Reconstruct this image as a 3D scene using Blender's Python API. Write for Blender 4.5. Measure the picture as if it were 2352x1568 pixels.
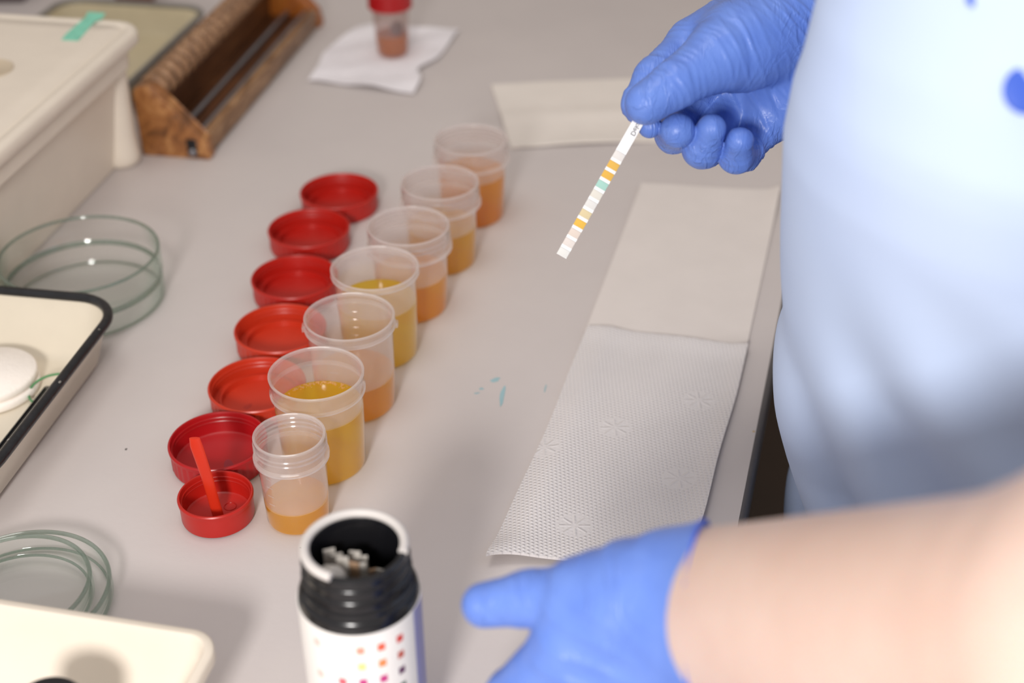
import bpy, bmesh, math, random
import numpy as np
from mathutils import Vector, Matrix

random.seed(4)
SC = bpy.context.scene
for o in list(bpy.data.objects): bpy.data.objects.remove(o)
COL = SC.collection

# ------------------------------------------------------------------ camera
CAM_H, TILT, ROLL, FPX = .5375, math.radians(33.15), math.radians(.75), 3267.0
r0 = Vector((1, 0, 0)); u0 = Vector((0, math.sin(TILT), math.cos(TILT)))
FWD = Vector((0, math.cos(TILT), -math.sin(TILT)))
RGT = r0*math.cos(ROLL) - u0*math.sin(ROLL); UPV = r0*math.sin(ROLL) + u0*math.cos(ROLL)
CPOS = Vector((0, 0, CAM_H))
cd = bpy.data.cameras.new('camera'); cam = bpy.data.objects.new('camera', cd); COL.objects.link(cam)
cam.matrix_world = Matrix(((RGT.x, UPV.x, -FWD.x, 0), (RGT.y, UPV.y, -FWD.y, 0), (RGT.z, UPV.z, -FWD.z, CAM_H), (0, 0, 0, 1)))
cd.sensor_width = 36; cd.lens = 36*FPX/2352; cd.clip_start = .02
cd.dof.use_dof = True; cd.dof.focus_distance = .81; cd.dof.aperture_fstop = 4.4
SC.camera = cam

# ------------------------------------------------------------------ light
w = bpy.data.worlds.new('room_light'); SC.world = w; w.use_nodes = True
bg = w.node_tree.nodes['Background']; bg.inputs[0].default_value = (1.0, .945, .91, 1); bg.inputs[1].default_value = .60
def area(name, loc, target, size, power, color):
    l = bpy.data.lights.new(name, 'AREA'); l.shape = 'DISK'; l.size = size; l.energy = power; l.color = color
    o = bpy.data.objects.new(name, l); COL.objects.link(o); o.location = loc
    o.rotation_euler = (Vector(target)-Vector(loc)).to_track_quat('-Z', 'Y').to_euler(); return o
area('key_lamp', (-.25, -.43, .60), (.02, .70, .05), .20, 12.0, (1, .97, .94))
area('ceiling_lamp', (-.25, .7, 1.5), (-.1, .7, 0), .6, 4.2, (1, .95, .90))
SC.view_settings.view_transform = 'Standard'; SC.view_settings.look = 'None'
SC.view_settings.gamma = 1; SC.view_settings.exposure = 0; SC.view_settings.use_curve_mapping = False
FLOOR_Z = -.90
SC.cycles.transparent_max_bounces = 48; SC.cycles.max_bounces = 14; SC.cycles.transmission_bounces = 14

# ------------------------------------------------------------------ materials
def lin(c):
    return tuple(((v/255)/12.92 if v/255 <= .04045 else ((v/255+.055)/1.055)**2.4) for v in c) + (1,)
class NT:
    def __init__(s, name):
        s.m = bpy.data.materials.new(name); s.m.use_nodes = True; s.t = s.m.node_tree
        s.t.nodes.clear(); s.out = s.t.nodes.new('ShaderNodeOutputMaterial')
    def n(s, kind, **kw):
        x = s.t.nodes.new('ShaderNode'+kind)
        for k, v in kw.items(): setattr(x, k, v)
        return x
    def l(s, a, b): s.t.links.new(a, b)
    def put(s, sock, v):
        if hasattr(v, 'is_output'): s.l(v, sock)
        else: sock.default_value = v
    def math(s, op, a, b=0., c=0.):
        x = s.n('Math', operation=op); s.put(x.inputs[0], a); s.put(x.inputs[1], b); s.put(x.inputs[2], c); return x.outputs[0]
    def coord(s, scale=(1, 1, 1), kind='Object', rot=(0, 0, 0)):
        t = s.n('TexCoord'); mp = s.n('Mapping'); s.l(t.outputs[kind], mp.inputs[0]); mp.inputs['Scale'].default_value = scale
        mp.inputs['Rotation'].default_value = rot; return mp.outputs[0]
    def noise(s, vec, scale, detail=3, rough=.5, dist=0):
        x = s.n('TexNoise'); s.l(vec, x.inputs['Vector']); x.inputs['Scale'].default_value = scale
        x.inputs['Detail'].default_value = detail; x.inputs['Roughness'].default_value = rough; x.inputs['Distortion'].default_value = dist
        return x.outputs[0]
    def ramp(s, fac, stops):
        x = s.n('ValToRGB'); s.l(fac, x.inputs[0]); e = x.color_ramp.elements
        while len(e) < len(stops): e.new(.5)
        for k, (p, c) in enumerate(stops): e[k].position = p; e[k].color = c
        return x.outputs[0]
    def schlick(s, f0=.04, gain=1.):
        lw = s.n('LayerWeight'); lw.inputs[0].default_value = .5
        p = s.math('POWER', lw.outputs['Facing'], 5.); return s.math('MULTIPLY', s.math('MULTIPLY_ADD', p, 1-f0, f0), gain)
    def bump(s, h, strength, dist):
        x = s.n('Bump'); s.l(h, x.inputs['Height']); x.inputs['Strength'].default_value = strength; x.inputs['Distance'].default_value = dist
        return x.outputs[0]
    def pbr(s, color, rough=.5, normal=None, spec=.5, metal=0, sss=0, sssr=(1, .3, .15), trans=0, coat=0):
        p = s.n('BsdfPrincipled'); s.put(p.inputs['Base Color'], color); s.put(p.inputs['Roughness'], rough)
        p.inputs['Specular IOR Level'].default_value = spec; p.inputs['Metallic'].default_value = metal
        p.inputs['Coat Weight'].default_value = coat
        if sss: p.inputs['Subsurface Weight'].default_value = sss; p.inputs['Subsurface Scale'].default_value = .006; p.inputs['Subsurface Radius'].default_value = sssr
        if normal is not None: s.l(normal, p.inputs['Normal'])
        s.l(p.outputs[0], s.out.inputs[0]); return p
MATS = {}
def simple(name, rgb, rough=.5, var=.05, scale=40, bump=0, bs=200, **kw):
    if name in MATS: return MATS[name]
    t = NT(name); c = lin(rgb); v = t.coord()
    nz = t.noise(v, scale)
    a = tuple(x*(1-var) for x in c[:3])+(1,); b = tuple(min(1, x*(1+var)) for x in c[:3])+(1,)
    colr = t.ramp(nz, [(.3, a), (.7, b)])
    nrm = t.bump(t.noise(v, bs, 4), .6, bump) if bump else None
    t.pbr(colr, rough, nrm, **kw); MATS[name] = t.m; return t.m
def bench_mat():
    t = NT('bench_laminate'); v = t.coord()
    c = t.ramp(t.noise(v, 5, 4, .6), [(.3, lin((197, 189, 187))), (.7, lin((205, 197, 194)))])
    sp = t.noise(v, 260, 2)
    r = t.ramp(t.noise(v, 9, 4), [(.3, (.42,)*3+(1,)), (.7, (.55,)*3+(1,))])
    t.pbr(c, r, t.bump(sp, .25, .0003), spec=.4); return t.m
def glove_mat():
    t = NT('blue_nitrile'); v = t.coord()
    c = t.ramp(t.noise(v, 60, 3), [(.3, lin((92, 124, 204))), (.75, lin((104, 136, 212)))])
    st = t.coord((1, .16, .55), rot=(.25, .35, .75))
    n1 = t.noise(st, 150, 3, .5, .8); ridge = t.math('ABSOLUTE', t.math('SUBTRACT', n1, .5)); ridge = t.math('SUBTRACT', 1, t.math('MINIMUM', t.math('MULTIPLY', ridge, 9), 1))
    patch = t.ramp(t.noise(v, 28, 2), [(.42, (0, 0, 0, 1)), (.62, (1, 1, 1, 1))])
    h = t.math('MULTIPLY_ADD', t.math('MULTIPLY', ridge, patch), .7, t.math('MULTIPLY', t.noise(st, 420, 2), .25))
    t.pbr(c, .40, t.bump(h, .6, .0009), spec=.5); return t.m
def skin_mat():
    t = NT('skin'); v = t.coord()
    c = t.ramp(t.noise(v, 16, 4, .6), [(.25, lin((200, 170, 156))), (.75, lin((212, 188, 176)))])
    t.pbr(c, .5, t.bump(t.noise(v, 500, 3), .3, .0003), sss=.3); return t.m
def coat_mat():
    t = NT('coat_cotton'); v = t.coord()
    c = t.ramp(t.noise(v, 7, 3), [(.3, lin((188, 205, 238))), (.7, lin((197, 213, 242)))])
    t.pbr(c, .85, t.bump(t.noise(v, 900, 2), .3, .0003), spec=.2); return t.m
def frosted(name, rgb, alpha, gl=.06, rough=.22, emit=0):
    """thin moulded plastic: part of the light passes straight, part is scattered, a little is mirrored"""
    t = NT(name); c = lin(rgb)
    v = t.coord((1, 1, 1)); nz = t.noise(v, 90, 3)
    tr = t.n('BsdfTransparent'); tr.inputs[0].default_value = tuple(min(1, .55+.45*x) for x in c[:3])+(1,)
    df = t.n('BsdfDiffuse'); df.inputs[0].default_value = c
    tl = t.n('BsdfTranslucent'); tl.inputs[0].default_value = c
    m1 = t.n('MixShader'); m1.inputs[0].default_value = .55; t.l(df.outputs[0], m1.inputs[1]); t.l(tl.outputs[0], m1.inputs[2])
    m2 = t.n('MixShader'); a = t.math('MULTIPLY_ADD', nz, .08, alpha-.04); t.l(a, m2.inputs[0]); t.l(tr.outputs[0], m2.inputs[1]); t.l(m1.outputs[0], m2.inputs[2])
    g = t.n('BsdfGlossy'); g.inputs['Roughness'].default_value = rough; g.inputs[0].default_value = (1, 1, 1, 1)
    m3 = t.n('MixShader'); t.l(t.schlick(.06, 1.), m3.inputs[0]); t.l(m2.outputs[0], m3.inputs[1]); t.l(g.outputs[0], m3.inputs[2])
    t.l(m3.outputs[0], t.out.inputs[0]); return t.m
def liquid(name, rgb, alpha=.5):
    t = NT(name); c = lin(rgb)
    tr = t.n('BsdfTransparent'); tr.inputs[0].default_value = tuple(x**.55 for x in c[:3])+(1,)
    df = t.n('BsdfDiffuse'); df.inputs[0].default_value = c
    tl = t.n('BsdfTranslucent'); tl.inputs[0].default_value = c
    m1 = t.n('MixShader'); m1.inputs[0].default_value = .6; t.l(df.outputs[0], m1.inputs[1]); t.l(tl.outputs[0], m1.inputs[2])
    m2 = t.n('MixShader'); m2.inputs[0].default_value = alpha; t.l(tr.outputs[0], m2.inputs[1]); t.l(m1.outputs[0], m2.inputs[2])
    g = t.n('BsdfGlossy'); g.inputs['Roughness'].default_value = .05
    m3 = t.n('MixShader'); t.l(t.schlick(.03, .7), m3.inputs[0]); t.l(m2.outputs[0], m3.inputs[1]); t.l(g.outputs[0], m3.inputs[2])
    t.l(m3.outputs[0], t.out.inputs[0]); return t.m
def glass_mat():
    t = NT('clear_glass')
    lw = t.n('LayerWeight'); lw.inputs[0].default_value = .5
    tint = t.ramp(lw.outputs['Facing'], [(.45, (.985, .992, .988, 1)), (.97, (.72, .80, .75, 1))])
    tr = t.n('BsdfTransparent'); t.l(tint, tr.inputs[0])
    g = t.n('BsdfGlossy'); g.inputs['Roughness'].default_value = .04; g.inputs[0].default_value = (.95, 1, .97, 1)
    m = t.n('MixShader'); t.l(t.schlick(.045, .75), m.inputs[0]); t.l(tr.outputs[0], m.inputs[1]); t.l(g.outputs[0], m.inputs[2])
    t.l(m.outputs[0], t.out.inputs[0]); return t.m
def wood_mat(name, a, b, c, scale=14):
    t = NT(name); v = t.coord((1, .22, 1)); n1 = t.noise(v, scale*3, 6, .65, 1.5)
    colr = t.ramp(n1, [(.25, lin(a)), (.5, lin(b)), (.75, lin(c))])
    t.pbr(colr, .42, t.bump(n1, .5, .002), coat=.15); return t.m
def towel_mat(name, rgb, emboss, motifs=()):
    """paper with a hexagonal dot emboss and pressed rosettes (metres, object space)"""
    t = NT(name); tc = t.n('TexCoord'); sp = t.n('SeparateXYZ'); t.l(tc.outputs['Object'], sp.inputs[0])
    x, y = sp.outputs[0], sp.outputs[1]; k = 2*math.pi/.0025
    cs = []
    for a in (0, 60, 120):
        r = math.radians(a)
        q = t.math('ADD', t.math('MULTIPLY', x, k*math.cos(r)), t.math('MULTIPLY', y, k*math.sin(r))); cs.append(t.math('COSINE', q))
    h = t.math('ADD', t.math('ADD', cs[0], cs[1]), cs[2]); h = t.math('MAXIMUM', h, -.6)
    for (mx, my) in motifs:
        dx = t.math('SUBTRACT', x, mx); dy = t.math('SUBTRACT', y, my)
        rr = t.math('SQRT', t.math('ADD', t.math('MULTIPLY', dx, dx), t.math('MULTIPLY', dy, dy)))
        th = t.math('ARCTAN2', dy, dx)
        inside = t.math('LESS_THAN', rr, .0105)
        pet = t.math('ABSOLUTE', t.math('SINE', t.math('MULTIPLY', th, 4)))
        line = t.math('MAXIMUM', t.math('SUBTRACT', 1, t.math('DIVIDE', t.math('MULTIPLY', pet, rr), .0042)), 0)
        ringm = t.math('MULTIPLY', t.math('GREATER_THAN', rr, .0022), t.math('LESS_THAN', rr, .0090))
        stroke = t.math('MULTIPLY', t.math('MULTIPLY', line, ringm), 3.2)
        h = t.math('ADD', t.math('MULTIPLY', h, t.math('SUBTRACT', 1, t.math('MULTIPLY', inside, .75))), t.math('MULTIPLY', inside, stroke))
    fib = t.noise(t.coord(), 700, 4)
    hh = t.math('ADD', t.math('MULTIPLY', h, emboss), t.math('MULTIPLY', fib, .35))
    c = lin(rgb); col = t.ramp(t.noise(t.coord(), 30, 4), [(.3, tuple(q*.96 for q in c[:3])+(1,)), (.7, c)])
    t.pbr(col, .95, t.bump(hh, .55, .0004), spec=.1); return t.m

M = dict(
    bench=bench_mat(), glove=glove_mat(), skin=skin_mat(), coat=coat_mat(), glass=glass_mat(), glassrim=frosted('green_glass_edge', (168, 186, 174), .22, rough=.08),
    cup=frosted('frosted_plastic', (244, 238, 236), .215, rough=.13), wet=frosted('wet_plastic', (244, 236, 224), .045, rough=.13), lip=frosted('thick_plastic_lip', (250, 245, 244), .36, rough=.10),
    box=simple('cream_plastic', (226, 215, 200), .38, .02), recess=simple('cream_recess', (200, 184, 160), .4, .03),
    tape=simple('green_tape', (128, 206, 180), .5, .12, 150), 
    enamel=simple('cream_enamel', (218, 208, 190), .18, .02, spec=.6), enamel2=simple('beige_enamel', (205, 192, 160), .25, .04),
    black=simple('black_enamel', (26, 27, 31), .3, .3, 120, bump=.0004, bs=300), greyrim=simple('grey_rim', (128, 124, 118), .4, .1),
    blackp=simple('black_plastic', (20, 20, 23), .2, .1), ringw=simple('off_white_ring', (206, 200, 196), .5, .03), white=simple('white_plastic', (236, 232, 228), .4, .02),
    pad=simple('white_cotton', (246, 238, 230), .95, .02, bump=.0006, bs=400), string=simple('green_thread', (84, 140, 92), .8, .1),
    red=simple('red_plastic', (176, 27, 18), .36, .04), red2=simple('orange_red_plastic', (190, 50, 26), .36, .04),
    red3=simple('crimson_plastic', (166, 16, 22), .34, .04), spoon=simple('orange_plastic', (206, 48, 24), .35, .04, trans=0),
    napkin=simple('napkin_paper', (238, 234, 238), .95, .02, bump=.002, bs=90), 
    wood=wood_mat('rack_wood', (62, 34, 16), (150, 96, 50), (198, 146, 90), 20), wood2=wood_mat('rack_wood_worn', (66, 42, 24), (136, 98, 64), (184, 148, 110), 40),
    wooddark=wood_mat('rack_wood_stained', (54, 30, 14), (92, 54, 28), (118, 76, 44), 9), woodorange=wood_mat('rack_wood_orange', (120, 62, 18), (158, 88, 30), (176, 108, 46), 8),  # last one: brighter orange wood for the far end panel
    railwood=wood_mat('rail_wood', (70, 48, 32), (140, 102, 70), (186, 148, 112), 46),
    metal=simple('dull_metal', (150, 150, 156), .35, .1, metal=.9), trim=simple('edge_trim_grey', (92, 88, 88), .45, .08),
    cab=simple('dark_cabinet', (30, 25, 22), .6, .1), floor=simple('brown_floor', (52, 38, 28), .6, .15, 6), wall=simple('wall_paint', (196, 186, 176), .8, .03, 4),
    stain=simple('blue_ink', (152, 184, 190), .6, .1), speck=simple('dark_speck', (92, 86, 84), .8, .1), chip=simple('raw_chipboard', (196, 170, 130), .9, .2, 300),
    trousers=simple('navy_trousers', (46, 52, 74), .9, .05), blue=simple('blue_mark', (58, 92, 190), .6, .05),
    purple=simple('lavender_ink', (146, 146, 196), .4, .03), text=simple('printed_ink', (60, 58, 72), .6, .05),
    jarp=frosted('jar_plastic', (236, 222, 218), .16), darkblob=simple('dark_sediment', (92, 62, 70), .6, .1),
)

# ------------------------------------------------------------------ object helpers
def link(name, me, mat, parent=None, sharp=40, smooth=True):
    for m in (mat if isinstance(mat, (list, tuple)) else [mat]): me.materials.append(m)
    if smooth:
        me.shade_smooth()
        if sharp: me.set_sharp_from_angle(angle=math.radians(sharp))
    o = bpy.data.objects.new(name, me); COL.objects.link(o)
    if parent is not None: o.parent = parent
    return o
def obj(name, bm, mat, parent=None, sharp=40, smooth=True):
    bmesh.ops.recalc_face_normals(bm, faces=bm.faces)
    me = bpy.data.meshes.new(name); bm.to_mesh(me); bm.free(); return link(name, me, mat, parent, sharp, smooth)
def tag(o, label, cat, group=None):
    o['label'] = label; o['category'] = cat
    if group: o['group'] = group
    return o
def thing(name, label, cat, loc=(0, 0, 0), rz=0, group=None):
    o = bpy.data.objects.new(name, None); COL.objects.link(o); o.empty_display_size = .02
    o.location = loc; o.rotation_euler = (0, 0, rz); return tag(o, label, cat, group)
def box(bm, lo, hi, bev=0, seg=2):
    x0, y0, z0 = lo; x1, y1, z1 = hi
    v = [bm.verts.new(p) for p in ((x0, y0, z0), (x1, y0, z0), (x1, y1, z0), (x0, y1, z0), (x0, y0, z1), (x1, y0, z1), (x1, y1, z1), (x0, y1, z1))]
    f = [bm.faces.new([v[i] for i in q]) for q in ((0, 3, 2, 1), (4, 5, 6, 7), (0, 1, 5, 4), (1, 2, 6, 5), (2, 3, 7, 6), (3, 0, 4, 7))]
    if bev: bmesh.ops.bevel(bm, geom=list({e for q in f for e in q.edges}), offset=bev, segments=seg, affect='EDGES', profile=.5)
    return bm
def lathe(prof, seg=96, off=(0, 0, 0), rib=None):
    bm = bmesh.new(); rings = []
    for k, (r, z) in enumerate(prof):
        if r < 1e-6: rings.append([bm.verts.new((off[0], off[1], z+off[2]))]); continue
        row = []
        for i in range(seg):
            a = 2*math.pi*i/seg; q = r
            if rib and rib[0] <= k <= rib[1]: q = r - (rib[2] if i % 4 in (0, 1) else 0)
            row.append(bm.verts.new((off[0]+q*math.cos(a), off[1]+q*math.sin(a), z+off[2])))
        rings.append(row)
    for a, b in zip(rings[:-1], rings[1:]):
        for i in range(seg):
            j = (i+1) % seg
            if len(a) == 1 and len(b) == 1: break
            if len(a) == 1: bm.faces.new((a[0], b[i], b[j]))
            elif len(b) == 1: bm.faces.new((a[i], b[0], a[j]))
            else: bm.faces.new((a[i], b[i], b[j], a[j]))
    return bm
def tube(pts, rad, seg=12, bm=None, closed=False):
    bm = bm or bmesh.new(); n = len(pts); P = [Vector(p) for p in pts]; rows = []
    R = rad if isinstance(rad, (list, tuple)) else [rad]*n
    up = Vector((0, 0, 1))
    for i in range(n):
        d = (P[(i+1) % n]-P[i-1]) if closed else (P[min(i+1, n-1)]-P[max(i-1, 0)])
        d.normalize(); s = d.cross(up)
        if s.length < .05: s = d.cross(Vector((0, 1, 0)))
        s.normalize(); t = s.cross(d)
        rows.append([bm.verts.new(P[i]+(s*math.cos(2*math.pi*k/seg)+t*math.sin(2*math.pi*k/seg))*R[i]) for k in range(seg)])
    for i in range(n if closed else n-1):
        a, b = rows[i], rows[(i+1) % n]
        for k in range(seg): bm.faces.new((a[k], a[(k+1) % seg], b[(k+1) % seg], b[k]))
    if not closed: bm.faces.new(rows[0]); bm.faces.new(rows[-1])
    return bm
def rrect(x0, x1, y0, y1, r, n=10):
    out = []
    for cx, cy, a0 in ((x1-r, y1-r, 0), (x0+r, y1-r, 90), (x0+r, y0+r, 180), (x1-r, y0+r, 270)):
        for k in range(n+1):
            a = math.radians(a0+90*k/n); out.append((cx+r*math.cos(a), cy+r*math.sin(a)))
    return out
def loft(loops, capa=True, capb=True):
    """loops: list of closed rings of 3-D points with equal length"""
    bm = bmesh.new(); rows = [[bm.verts.new(p) for p in L] for L in loops]
    for a, b in zip(rows[:-1], rows[1:]):
        n = len(a)
        for i in range(n): bm.faces.new((a[i], a[(i+1) % n], b[(i+1) % n], b[i]))
    if capa: bm.faces.new(rows[0])
    if capb: bm.faces.new(rows[-1])
    return bm
def trayloft(x0, x1, y0, y1, sects, r):
    """sects: (outset, z) going round the wall section; corner radius follows the outset"""
    L = []
    for o, z in sects: L.append([(x, y, z) for x, y in rrect(x0-o, x1+o, y0-o, y1+o, max(.002, r+o))])
    return loft(L)
def prism(poly, axis, a, b, bev=0):
    """poly of 2-D points in the plane perpendicular to axis ('y' -> (x,z)) extruded from a to b"""
    bm = bmesh.new()
    mk = (lambda p, t: (p[0], t, p[1])) if axis == 'y' else (lambda p, t: (p[0], p[1], t))
    A = [bm.verts.new(mk(p, a)) for p in poly]; B = [bm.verts.new(mk(p, b)) for p in poly]; n = len(poly)
    bm.faces.new(A); bm.faces.new(B)
    for i in range(n): bm.faces.new((A[i], A[(i+1) % n], B[(i+1) % n], B[i]))
    if bev: bmesh.ops.bevel(bm, geom=list(bm.edges), offset=bev, segments=2, affect='EDGES', profile=.5)
    return bm

# ------------------------------------------------------------------ setting
bm = bmesh.new(); box(bm, (-3, -2, FLOOR_Z-.02), (3, 4, FLOOR_Z)); o = obj('floor', bm, M['floor']); o['kind'] = 'structure'
bm = bmesh.new(); box(bm, (-3, 2.2, FLOOR_Z), (3, 2.3, 1.7)); o = obj('wall_back', bm, M['wall']); o['kind'] = 'structure'

# bench: its right edge runs from (.131,.63) to (.182,.82)
def edge_x(y): return .131 + (y-.63)*(.051/.19)
bench = thing('laboratory_bench', 'long grey laminate laboratory bench top that everything stands on', 'bench', (0, 0, FLOOR_Z))
yb0, yb1 = -.9, 1.585
poly = [(-1.3, yb0), (edge_x(yb0)-.0016, yb0), (edge_x(yb1)-.0016, yb1), (-1.3, yb1)]
obj('worktop', prism(poly, 'z', -FLOOR_Z-.026, -FLOOR_Z), M['bench'], bench)
e0, e1 = Vector((edge_x(yb0), yb0, 0)), Vector((edge_x(yb1), yb1, 0)); ed = (e1-e0).normalized(); en = Vector((ed.y, -ed.x, 0))
sec = [(-.0015, -.026), (-.0015, -.0002), (-.0005, -.0003), (.0009, -.0010), (.0018, -.0026), (.0022, -.006), (.0022, -.026)]
bm = loft([[tuple(p+en*a+Vector((0, 0, b-FLOOR_Z))) for a, b in sec] for p in (e0, e1)])
obj('edge_trim', bm, M['trim'], bench, 60)
cabp = [(-1.25, yb0+.05), (edge_x(yb0)-.06, yb0+.05), (edge_x(yb1)-.06, yb1-.05), (-1.25, yb1-.05)]
obj('base_cabinet', prism(cabp, 'z', .001, -FLOOR_Z-.0265), M['cab'], bench)
def blob(cx, cy, rx, ry, rz, name, mat, seed, n=28):
    rnd = random.Random(seed); bm = bmesh.new(); ph = [rnd.uniform(0, 6.28) for _ in range(4)]; vs = []; vt = []
    for k in range(n):
        a = 2*math.pi*k/n; q = 1+.18*math.sin(2*a+ph[0])+.12*math.sin(3*a+ph[1])+.08*math.sin(5*a+ph[2])
        x, y = rx*q*math.cos(a), ry*q*math.sin(a); c, s = math.cos(rz), math.sin(rz)
        X, Y = cx+x*c-y*s, cy+x*s+y*c; vs.append(bm.verts.new((X, Y, -FLOOR_Z+.00005))); vt.append(bm.verts.new((X, Y, -FLOOR_Z+.0002)))
    bm.faces.new(vt)
    for k in range(n): bm.faces.new((vs[k], vs[(k+1) % n], vt[(k+1) % n], vt[k]))
    return obj(name, bm, mat, bench)
blob(-.0068, .758, .0013, .0125, -.08, 'ink_stain', M['stain'], 1)
blob(-.0115, .7765, .0035, .0020, .4, 'ink_stain', M['stain'], 2)
blob(-.0205, .7665, .0013, .0013, 0, 'ink_stain', M['stain'], 3)
blob(-.0235, .7615, .0016, .0008, .2, 'ink_stain', M['stain'], 4)
blob(.0215, .766, .0005, .004, -.2, 'ink_stain', M['stain'], 5)
blob(-.241, .706, .0008, .0008, 0, 'dirt_speck', M['speck'], 6)
blob(-.121, .612, .0009, .0005, 0, 'dirt_speck', M['speck'], 7)
bm = bmesh.new(); bmesh.ops.create_icosphere(bm, subdivisions=2, radius=.0016); bmesh.ops.translate(bm, verts=bm.verts, vec=(edge_x(.716)-.003, .716, -FLOOR_Z-.0012))
obj('chipped_spot', bm, M['chip'], bench)

# ------------------------------------------------------------------ specimen cups
def thread(r0, z0, turns, amp, pitch, seg=72, depth=.0006):
    """a moulded screw ridge around a neck"""
    n = int(seg*turns); P = [((r0)*math.cos(2*math.pi*k/seg), r0*math.sin(2*math.pi*k/seg), z0-pitch*k/seg) for k in range(n)]
    return tube(P, depth, 6)
CUP = {
    'small': dict(h=.060, body=(.0182, .0196), neck=.0203, flange=(.0216, .0150), nh=.0130, thr=.0020),
    'tall': dict(h=.066, body=(.0252, .0268), neck=.0282, flange=(.0284, .0120), nh=.0105, thr=0),
    'plain': dict(h=.066, body=(.0254, .0270), neck=.0284, flange=(.0288, .0070), nh=.0055, thr=0),
    'rim': dict(h=.066, body=(.0256, .0274), neck=.0292, flange=(.0294, .0040), nh=.0028, thr=0),
    'wide': dict(h=.066, body=(.0250, .0268), neck=.0285, flange=(.0302, .0170), nh=.0145, thr=.0022),
}
def cup(kind, loc, level, rgb, label, rz=0, alpha=.50):
    k = CUP[kind]; h = k['h']; r0_, r1 = k['body']; t = .0009; nk = k['neck']; fl, fz = k['flange']
    zt = h-k['nh']; zf = h-fz
    root = thing('specimen_cup', label, 'cup', (loc[0], loc[1], .0004), rz, 'specimen cups in a row along the bench')
    out = [(0, 0), (r0_-.003, 0), (r0_-.0008, .0006), (r0_, .003), (r1, zf-.0016), (r1+.0003, zf-.0008), (fl, zf-.0004), (fl, zf+.0012), (nk-.0003, zf+.002),
           (nk-.0003, h-.0018), (nk+.0002, h-.0012), (nk+.0001, h-.0003), (nk-.0007, h), (nk-.0014, h-.0004), (nk-.0016, h-.0020),
           (nk-.0016, zf+.0025), (r1-t, zf-.0005), (r0_+(r1-r0_)*(level-.003)/(zf-.0046)-t, level-.0012)]
    bmw = lathe([p for p in out[:4]]+[(r0_+(r1-r0_)*(level-.003)/(zf-.0046), level)]+out[4:], 96)
    for fc in bmw.faces:
        cc = fc.calc_center_median()
        if cc.z < level and (cc.x**2+cc.y**2)**.5 > r0_-.0012-.0006*(cc.z < .004): fc.material_index = 1
        elif cc.z > h-.0016 or (abs(cc.z-zf-.0006) < .0018 and (cc.x**2+cc.y**2)**.5 > r1+.0002): fc.material_index = 2
    obj('cup_wall', bmw, [M['cup'], M['wet'], M['lip']], root, 50)
    if k['thr']:
        obj('screw_thread', thread(nk, h-.0030, 2.6, 0, k['thr']*1.5), M['cup'], root)
    # liquid just inside the wall
    def rin(z): return (r0_ + (r1-r0_)*(z-.003)/(zf-.004)) - .00025
    z1 = level; rs = [(0, .0003), (r0_-.0034, .0003), (r0_-.0011, .0009), (r0_-.00025, .0032), (rin(z1), z1-.0002), (rin(z1)-.0006, z1), (0, z1)]
    obj('liquid', lathe(rs, 96), liquid('liquid_%d_%d' % (rgb[0], rgb[2]), rgb, alpha), root, 50)
    return root
c1 = cup('small', (-.1255, .639, 0), .0155, (255, 210, 38), 'smallest open cup, nearest the camera in the row, with a shallow layer of orange liquid')
c2 = cup('tall', (-.1155, .691, 0), .042, (255, 222, 58), 'open cup half full of yellow liquid with fine bubbles, directly behind the small front cup')
c3 = cup('plain', (-.1015, .7535, 0), .024, (255, 204, 34), 'cup with a shallow orange layer and broken tabs on its rim, third from camera')
c4 = cup('rim', (-.090, .8135, 0), .041, (255, 230, 90), 'smooth rimmed open cup holding the palest yellow liquid, middle of the row')
c5 = cup('wide', (-.0710, .8710, 0), .029, (255, 200, 26), 'open threaded cup with orange liquid, just beyond the pale yellow smooth rimmed cup')
c6 = cup('wide', (-.0515, .9370, 0), .031, (248, 206, 30), 'open threaded cup with golden yellow liquid, second from the far end of the row')
c7 = cup('wide', (-.0300, 1.0095, 0), .038, (250, 186, 20), 'farthest open cup in the row, with dark amber liquid, near the distant folded towel')
# tamper tabs on the third cup, froth on the second one, graduation marks
for a, dz in ((-.05, 0), (.12, -.0012), (3.35, .0006), (3.1, -.001)):
    bm = bmesh.new(); box(bm, (-.0004, -.0016, -.0012), (.0011, .0016, .0012), .0003)
    bmesh.ops.transform(bm, verts=bm.verts, matrix=Matrix.Translation((.0291*math.cos(a), .0291*math.sin(a), .0592+dz)) @ Matrix.Rotation(a, 4, 'Z'))
    obj('broken_tab', bm, M['cup'], c3)
bm = bmesh.new()
rnd = random.Random(8)
for k in range(90):
    a = rnd.gauss(1.75, .45); r = .0246-abs(rnd.gauss(0, .0018)); s = rnd.uniform(.00035, .0008)
    bmesh.ops.create_icosphere(bm, subdivisions=1, radius=s, matrix=Matrix.Translation((r*math.cos(a), r*math.sin(a), .0421)))
f = obj('bubbles', bm, liquid('froth', (250, 226, 170), .55), c2); f['kind'] = 'stuff'
def gradmarks(root, r, zs, a0):
    for z in zs:
        obj('graduation_mark', tube([(r*math.cos(a0+q), r*math.sin(a0+q), z) for q in np.linspace(0, .22, 6)], .00022, 6), M['cup'], root)
gradmarks(c2, .0262, (.030, .036, .042, .048), 1.2); gradmarks(c1, .0194, (.022, .028, .034, .040), -2.3); gradmarks(c3, .0268, (.034, .040, .046, .052), 1.5)

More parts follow.
